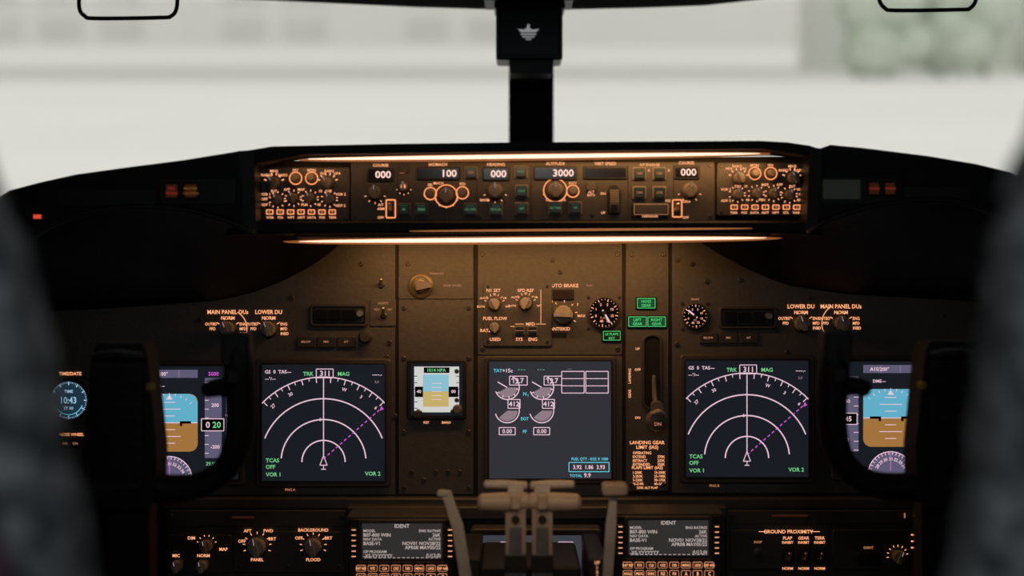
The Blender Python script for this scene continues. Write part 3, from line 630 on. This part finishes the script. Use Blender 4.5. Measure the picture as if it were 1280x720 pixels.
# ================================================================= YOKES
def yoke(cx, m, dy=0):
    b = B('control_yoke', 1.75)
    def H(sg):
        X = lambda v: cx+sg*m*v
        b.tube([(X(30), 608+dy, .0), (X(62), 611+dy, .0), (X(100), 604+dy, .004), (X(130), 583+dy, .01), (X(146), 551+dy, .018), (X(151), 510+dy, .024), (X(150), 468+dy, .028), (X(147), 430+dy, .028)],
               [20, 18, 16, 16, 18, 19, 20, 16], BLACK, 16)
        b.rr(min(X(130), X(164)), 414+dy, max(X(130), X(164)), 456+dy, 7, .010, .044, BLACK2, 3)
        b.tube([(X(149), 484+dy, .025), (X(126), 482+dy, .024), (X(108), 486+dy, .022)], [14, 12, 10], BLACK, 12)
        b.rr(min(X(140), X(156)), 458+dy, max(X(140), X(156)), 476+dy, 3, .03, .056, BLACK2, 1.5)
    H(1); H(-1)
    b.poly([(cx-34, 440+dy), (cx-28, 428+dy), (cx+28, 428+dy), (cx+34, 440+dy), (cx+46, 560+dy), (cx+44, 618+dy), (cx+34, 632+dy), (cx-34, 632+dy), (cx-44, 618+dy), (cx-46, 560+dy)], -.035, .02, BLACK)
    b.rr(cx-30, 450+dy, cx+30, 610+dy, 4, .015, .026, BLACK2, 2)
    for k in range(9): b.rr(cx-26, 458+k*16+dy, cx+26, 470+k*16+dy, 2, .026, .029, BLACK, 1)
    b.tube([(cx-30, 444+dy, .03), (cx, 441+dy, .034), (cx+30, 444+dy, .03)], [4, 5, 4], BLACK2, 10)
    b.lathe(cx+m*39, 482+dy, [(5, .018), (5, .026), (3.5, .028)], YEL, 14)
    b.poly([(cx-26, 625), (cx+26, 625), (cx+30, 1120), (cx-30, 1120)], -.06, -.02, BLACK)
    b.tube([(cx, 590+dy, -.05), (cx, 640+dy, -.05)], [24, 26], BLACK, 16)
    b.finish()
yoke(155, 1); yoke(1185, -1, -2)

# ================================================================= SEATS
def seat_mats():
    m = bpy.data.materials.new('sheepskin_cover'); m.use_nodes = True; nt = m.node_tree; p = nt.nodes['Principled BSDF']
    tc = nt.nodes.new('ShaderNodeTexCoord'); n = nt.nodes.new('ShaderNodeTexNoise'); n.inputs['Scale'].default_value = 38; n.inputs['Detail'].default_value = 8
    nt.links.new(tc.outputs['Object'], n.inputs['Vector']); r = nt.nodes.new('ShaderNodeValToRGB')
    r.color_ramp.elements[0].color = (.17, .19, .20, 1); r.color_ramp.elements[1].color = (.78, .80, .80, 1)
    r.color_ramp.elements[0].position = .38; r.color_ramp.elements[1].position = .66
    nt.links.new(n.outputs['Fac'], r.inputs['Fac']); nt.links.new(r.outputs['Color'], p.inputs['Base Color'])
    bp = nt.nodes.new('ShaderNodeBump'); bp.inputs['Strength'].default_value = .9; bp.inputs['Distance'].default_value = .01
    nt.links.new(n.outputs['Fac'], bp.inputs['Height']); nt.links.new(bp.outputs['Normal'], p.inputs['Normal']); p.inputs['Roughness'].default_value = .95
    return m
WOOL = seat_mats(); CLOTH = pm('seat_cloth_mauve', (.30, .13, .20), .9, 0, .8, 40, .4)
def loft_obj(name, rings, mat, sub=2, disp=0.):
    me = bpy.data.meshes.new(name); n = len(rings[0]); vs = [p for r in rings for p in r]; fs = []
    for k in range(len(rings)-1):
        for i in range(n): j = (i+1) % n; fs.append((k*n+i, k*n+j, (k+1)*n+j, (k+1)*n+i))
    fs.append(tuple(range(n))[::-1]); fs.append(tuple((len(rings)-1)*n+i for i in range(n)))
    me.from_pydata(vs, [], fs); me.materials.append(mat)
    for p in me.polygons: p.use_smooth = True
    o = bpy.data.objects.new(name, me); sc.collection.objects.link(o)
    s = o.modifiers.new('s', 'SUBSURF'); s.levels = sub; s.render_levels = sub
    if disp:
        t = bpy.data.textures.new('wool', 'CLOUDS'); t.noise_scale = .02
        d = o.modifiers.new('d', 'DISPLACE'); d.texture = t; d.strength = disp; d.texture_coords = 'LOCAL'
    return o
def sring(cx, cy, z, hw, hd, n=28, e=.55):
    out = []
    for i in range(n):
        a = 2*math.pi*i/n; c, s = math.cos(a), math.sin(a)
        out.append((cx+hw*math.copysign(abs(c)**e, c), cy+hd*math.copysign(abs(s)**e, s), z))
    return out
SY = .86
def seat(cx, edge):
    e = bpy.data.objects.new('pilot_seat', None); sc.collection.objects.link(e); e.location = (cx, SY, 0)
    c, s_ = math.cos(TH), math.sin(TH); tab = []
    for px, py in edge:
        k = (360-py)/F; z = 1.1
        for _ in range(6):
            y = SY-(z-1.0)*.15; z = 1.35+y*(k*c-s_)/(c+k*s_)
        d = y*c-(z-1.35)*s_; x = abs(px-640)/F*d
        tab.append((z, abs(cx)-x-.003, y-SY))
    R = [sring(0, .10, .50, .20, .05), sring(0, .09, .53, .235, .06), sring(0, .06, .75, .262, .065), sring(0, .02, .93, .268, .06)]
    for z, w, y in tab: R.append(sring(0, y, z, w, .055))
    zt, wt, yt = tab[-1]
    R += [sring(0, yt-.008, zt+.06, wt*.93, .05), sring(0, yt-.015, zt+.11, wt*.8, .045), sring(0, yt-.02, zt+.125, wt*.5, .03)]
    parts = [loft_obj('backrest', R, WOOL, 2, .012)]
    R2 = [sring(0, .01, .55, .18, .045), sring(0, -.02, .75, .222, .05), sring(0, -.035, .93, .236, .045)]
    for z, w, y in tab: R2.append(sring(0, y-.035, z, w-.032, .042))
    R2 += [sring(0, yt-.04, zt+.05, (wt-.03)*.9, .035), sring(0, yt-.04, zt+.08, (wt-.03)*.7, .02)]
    parts.append(loft_obj('back_cloth', R2, CLOTH, 1))
    R4 = [sring(0, yt-.02, zt+.13, .10, .03), sring(0, yt-.02, zt+.14, .125, .04), sring(0, yt-.02, zt+.25, .125, .045), sring(0, yt-.02, zt+.27, .09, .03)]
    parts.append(loft_obj('headrest', R4, CLOTH, 1))
    R3 = [sring(0, .35, .40, .22, .24), sring(0, .35, .42, .25, .27), sring(0, .35, .50, .255, .275), sring(0, .35, .545, .22, .24)]
    parts.append(loft_obj('seat_cushion', R3, CLOTH, 1))
    for s in (-1, 1):
        A = [sring(s*.29, .25, .70, .025, .16), sring(s*.29, .25, .71, .032, .19), sring(s*.29, .25, .745, .032, .19), sring(s*.29, .25, .755, .02, .16)]
        parts.append(loft_obj('armrest_%d' % (1 if s < 0 else 2), A, BLACK2, 1))
        A = [sring(s*.285, .10, .42, .012, .03), sring(s*.285, .10, .72, .012, .03)]
        parts.append(loft_obj('armrest_bracket_%d' % (1 if s < 0 else 2), A, BLACK2, 0))
    parts.append(loft_obj('pedestal', [sring(0, .33, .0, .2, .24), sring(0, .33, .04, .2, .24), sring(0, .33, .08, .11, .13), sring(0, .33, .41, .10, .12)], BLACK2, 0))
    for o in parts: o.parent = e
seat(-.53, [(120, 720), (101, 620), (84, 540), (70, 450), (54, 380), (28, 300), (3, 240)])
seat(.53, [(1190, 720), (1207, 570), (1221, 450), (1235, 340), (1249, 250), (1262, 210), (1280, 178)])

# ================================================================= SHELL
def wbox(name, x0, x1, y0, y1, z0, z1, mat, bev=0):
    me = bpy.data.meshes.new(name); bm = bmesh.new(); bmesh.ops.create_cube(bm, size=1)
    for v in bm.verts: v.co = Vector((v.co.x*(x1-x0), v.co.y*(y1-y0), v.co.z*(z1-z0)))
    if bev: bmesh.ops.bevel(bm, geom=bm.edges[:], offset=bev, segments=3, affect='EDGES')
    bm.to_mesh(me); bm.free(); me.materials.append(mat)
    o = bpy.data.objects.new(name, me); sc.collection.objects.link(o); o.location = ((x0+x1)/2, (y0+y1)/2, (z0+z1)/2)
    return o
WALL = pm('cockpit_lining', (.05, .048, .045), .8, 0, .1, 20, .1)
LINER = pm('pale_lining', (.42, .42, .38), .8, 0, .05, 20, .05)
FLOOR = pm('floor_carpet', (.03, .03, .032), .95, 0, .3, 200, .4)
wbox('floor', -1.3, 1.3, -1.3, 3.1, -.06, 0, FLOOR)
wbox('ceiling', -1.3, 1.3, -1.3, 2.5, 2.0, 2.06, WALL)
wbox('wall_left', -1.36, -1.3, -1.3, 3.1, -.06, 2.06, WALL); wbox('wall_right', 1.3, 1.36, -1.3, 3.1, -.06, 2.06, WALL)
wbox('wall_back', -1.3, 1.3, -1.36, -1.3, -.06, 2.06, WALL); wbox('wall_front', -1.3, 1.3, 3.1, 3.16, -.06, .93, WALL)
b = B('windshield_frame', 2.6)
hd = [(-140, -60), (60, -30), (225, -4), (390, 3), (520, 9), (620, 12), (704, 12), (800, 10), (880, 7), (965, -2), (1120, -22), (1420, -60)]
up = [b.P(x, y-75, .25) for x, y in hd]
b.rings([[b.P(x, y) for x, y in hd], [b.P(x, y-2.6, .01) for x, y in hd]], BLACK2, False, False, False)
b.rings([[b.P(x, y-2.4, .011) for x, y in hd], [b.P(x, y-14, .03) for x, y in hd], up], LINER, False, False, False)
def post(xa, xb, ya, yb, d0, d1, mat, th=.05):
    f = [((x-640)/F*d, d, (360-y)/F*d) for (x, y, d) in ((xa, ya, d0), (xb, ya, d0), (xb, yb, d1), (xa, yb, d1))]
    g = [(p[0], p[1]+th, p[2]) for p in f]; b.rings([f, g], mat)
post(636, 692, 5, 250, 2.58, 2.85, BLACK); post(639, 689, 5, 250, 2.572, 2.842, BLACK2, .006)
post(-120, -60, -60, 330, 2.5, 2.8, BLACK); post(1340, 1400, -60, 330, 2.5, 2.8, BLACK)
b.raw([(-1.3, 2.78, .13), (1.3, 2.78, .13), (1.3, 3.08, .05), (-1.3, 3.08, .05)], [(0, 1, 2, 3)], BLACK)
b.finish()
wbox('overhead_panel', -.55, .55, 1.2, 2.2, 1.62, 2.0, BLACK2, .02)
gm = bpy.data.materials.new('windshield_glass'); gm.use_nodes = True; nt = gm.node_tree; nt.nodes.clear()
out = nt.nodes.new('ShaderNodeOutputMaterial'); mx = nt.nodes.new('ShaderNodeMixShader'); tr = nt.nodes.new('ShaderNodeBsdfTransparent'); gl = nt.nodes.new('ShaderNodeBsdfGlossy')
gl.inputs['Roughness'].default_value = .05; tr.inputs['Color'].default_value = (.985, .99, .98, 1); mx.inputs[0].default_value = .02
nt.links.new(tr.outputs[0], mx.inputs[1]); nt.links.new(gl.outputs[0], mx.inputs[2]); nt.links.new(mx.outputs[0], out.inputs[0])
for i, (xa, xb) in enumerate(((-70, 638), (690, 1345))):
    g = B('window_%d' % (i+1), 2.6)
    f = [((x-640)/F*d, d+.02, (360-y)/F*d) for (x, y, d) in ((xa, 0, 2.58), (xb, 0, 2.58), (xb, 240, 2.85), (xa, 240, 2.85))]
    g.rings([f, [(p[0], p[1]+.012, p[2]) for p in f]], gm); g.finish()
# compass
b = B('magnetic_compass', 2.5)
TEAL = pm('compass_housing', (.010, .017, .019), .4, 0, .1, 60)
b.rr(606, -6, 716, 4, 2, -.06, .03, BLACK2, 1); b.rr(618, 0, 706, 12, 2, -.06, .01, BLACK2, 1)
b.rr(620, 10, 703, 76, 4, -.06, .012, TEAL, 2.5); b.frame(624, 15, 699, 71, 1.5, 3, .011, .014, BLACK2, .5)
EMB = pm('emblem_white', (.4, .4, .4), .5, emis=((.8, .85, .85), .28)); o = .0145
b.flat([(647, 38), (655, 39), (660, 35), (665, 39), (674, 38), (670, 42), (651, 42)], o, EMB)
b.rect(651, 43.5, 670, 45.5, o, EMB)
b.rect(653, 47, 668, 48.6, o, EMB); b.rect(657, 50, 664, 51.5, o, EMB); b.lathe(660.5, 34, [(1.8, .0145), (1.6, .0155)], EMB, 12)
b.screw(627, 70, 2, .012); b.screw(697, 70, 2, .012)
b.poly([(636, 76), (692, 76), (690, 92), (638, 92)], -.06, .0, BLACK2)
b.finish()
VS = pm('visor_shade', (.02, .03, .028), .3)
for x0, x1, yb in ((98, 222, 23), (1098, 1221, 13)):
    b = B('sun_visor', 2.3)
    b.tube([(x0+12, -60, 0), (x0+3, -20, 0), (x0+1, yb-14, 0), (x0+8, yb-3, 0), (x0+22, yb, 0), (x1-22, yb-1, 0), (x1-8, yb-3, 0), (x1-1, yb-14, 0), (x1-1, -20, 0), (x1-6, -60, 0)], [2.6]*10, BLACK2, 10)
    b.tube([(x0-4, -62, 0), (x0+60, -62, 0), (x1+4, -62, 0)], [5]*3, BLACK2, 10)
    b.rr(x0, -140, x1, -60, 5, -.004, .0, VS, 1)
    b.finish()
wbox('center_pedestal', -.20, .20, 1.45, 2.15, 0, .325, BLACK2, .015)

# ================================================================= OUTSIDE
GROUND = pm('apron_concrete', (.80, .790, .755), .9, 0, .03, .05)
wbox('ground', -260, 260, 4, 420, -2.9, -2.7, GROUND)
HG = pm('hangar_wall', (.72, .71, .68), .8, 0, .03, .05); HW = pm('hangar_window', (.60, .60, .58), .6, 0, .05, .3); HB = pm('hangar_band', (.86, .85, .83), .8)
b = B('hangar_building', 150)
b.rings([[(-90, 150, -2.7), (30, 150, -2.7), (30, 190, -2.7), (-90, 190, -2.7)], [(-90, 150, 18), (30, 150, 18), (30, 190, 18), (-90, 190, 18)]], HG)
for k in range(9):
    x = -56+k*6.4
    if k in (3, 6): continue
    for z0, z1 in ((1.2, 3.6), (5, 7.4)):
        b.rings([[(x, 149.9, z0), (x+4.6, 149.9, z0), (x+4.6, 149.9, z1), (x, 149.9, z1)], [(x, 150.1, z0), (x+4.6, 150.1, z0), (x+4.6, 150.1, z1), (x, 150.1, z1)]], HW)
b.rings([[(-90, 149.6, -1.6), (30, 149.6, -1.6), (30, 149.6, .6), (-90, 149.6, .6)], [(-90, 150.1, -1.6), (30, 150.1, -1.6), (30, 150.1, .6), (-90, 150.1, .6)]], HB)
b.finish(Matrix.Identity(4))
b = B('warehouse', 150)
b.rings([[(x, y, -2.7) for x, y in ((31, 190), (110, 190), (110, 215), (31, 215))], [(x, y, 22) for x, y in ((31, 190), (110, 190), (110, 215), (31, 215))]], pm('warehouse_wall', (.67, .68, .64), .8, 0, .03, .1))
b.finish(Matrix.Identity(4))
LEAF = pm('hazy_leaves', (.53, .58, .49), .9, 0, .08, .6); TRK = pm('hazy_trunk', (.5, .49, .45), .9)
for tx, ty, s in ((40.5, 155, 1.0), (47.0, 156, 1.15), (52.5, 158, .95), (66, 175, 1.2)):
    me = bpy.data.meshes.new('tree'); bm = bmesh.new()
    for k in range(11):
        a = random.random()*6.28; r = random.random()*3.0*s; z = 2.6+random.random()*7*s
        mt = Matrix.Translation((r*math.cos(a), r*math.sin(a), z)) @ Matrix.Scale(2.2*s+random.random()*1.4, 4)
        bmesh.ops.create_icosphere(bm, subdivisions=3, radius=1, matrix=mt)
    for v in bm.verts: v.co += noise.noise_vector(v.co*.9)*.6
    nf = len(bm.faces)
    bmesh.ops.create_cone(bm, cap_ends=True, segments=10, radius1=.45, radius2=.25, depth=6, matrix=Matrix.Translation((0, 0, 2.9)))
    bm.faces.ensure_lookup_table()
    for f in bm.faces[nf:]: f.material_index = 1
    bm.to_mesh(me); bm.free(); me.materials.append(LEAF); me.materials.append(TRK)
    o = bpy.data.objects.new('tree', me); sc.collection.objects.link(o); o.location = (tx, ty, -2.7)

# ================================================================= LIGHT
w = bpy.data.worlds.new('overcast'); sc.world = w; w.use_nodes = True
w.node_tree.nodes['Background'].inputs['Color'].default_value = (1, .998, .985, 1); w.node_tree.nodes['Background'].inputs['Strength'].default_value = .93
def area(name, loc_px, d, sx, sy, power, col, rx):
    l = bpy.data.lights.new(name, 'AREA'); l.shape = 'RECTANGLE'; l.size = sx; l.size_y = sy; l.energy = power; l.color = col
    o = bpy.data.objects.new(name, l); sc.collection.objects.link(o)
    o.matrix_world = M @ Matrix.Translation(((loc_px[0]-640)/F*d, d, (360-loc_px[1])/F*d)) @ Matrix.Rotation(math.radians(rx), 4, 'X')
    return o
WARM = (1, .49, .17)
area('panel_flood_lamp', (650, 306), 2.105, .50, .015, .62, WARM, 18)
area('mcp_flood_lamp', (665, 200), 1.965, .66, .01, .5, WARM, 25)
area('pedestal_glow_fill', (665, 560), 1.75, .3, .02, .13, (1, .66, .40), 5)  # unseen fill added for a warm glow over the pedestal
l = bpy.data.lights.new('rear_fill', 'AREA'); l.size = .4; l.energy = 3.3; l.color = (.84, .92, 1)  # unseen cool fill added behind the camera to light the seat backs
o = bpy.data.objects.new('rear_fill', l); sc.collection.objects.link(o); o.location = (0, -.4, 1.95); o.rotation_euler = (math.radians(20), 0, 0)

cam = bpy.data.cameras.new('camera'); co = bpy.data.objects.new('camera', cam); sc.collection.objects.link(co)
co.location = CAM; co.rotation_euler = (math.radians(80), 0, 0); cam.sensor_width = 36; cam.lens = 36*F/1280
cam.clip_start = .02; cam.clip_end = 2000
cam.dof.use_dof = True; cam.dof.focus_distance = 2.15; cam.dof.aperture_fstop = 1.8
sc.camera = co
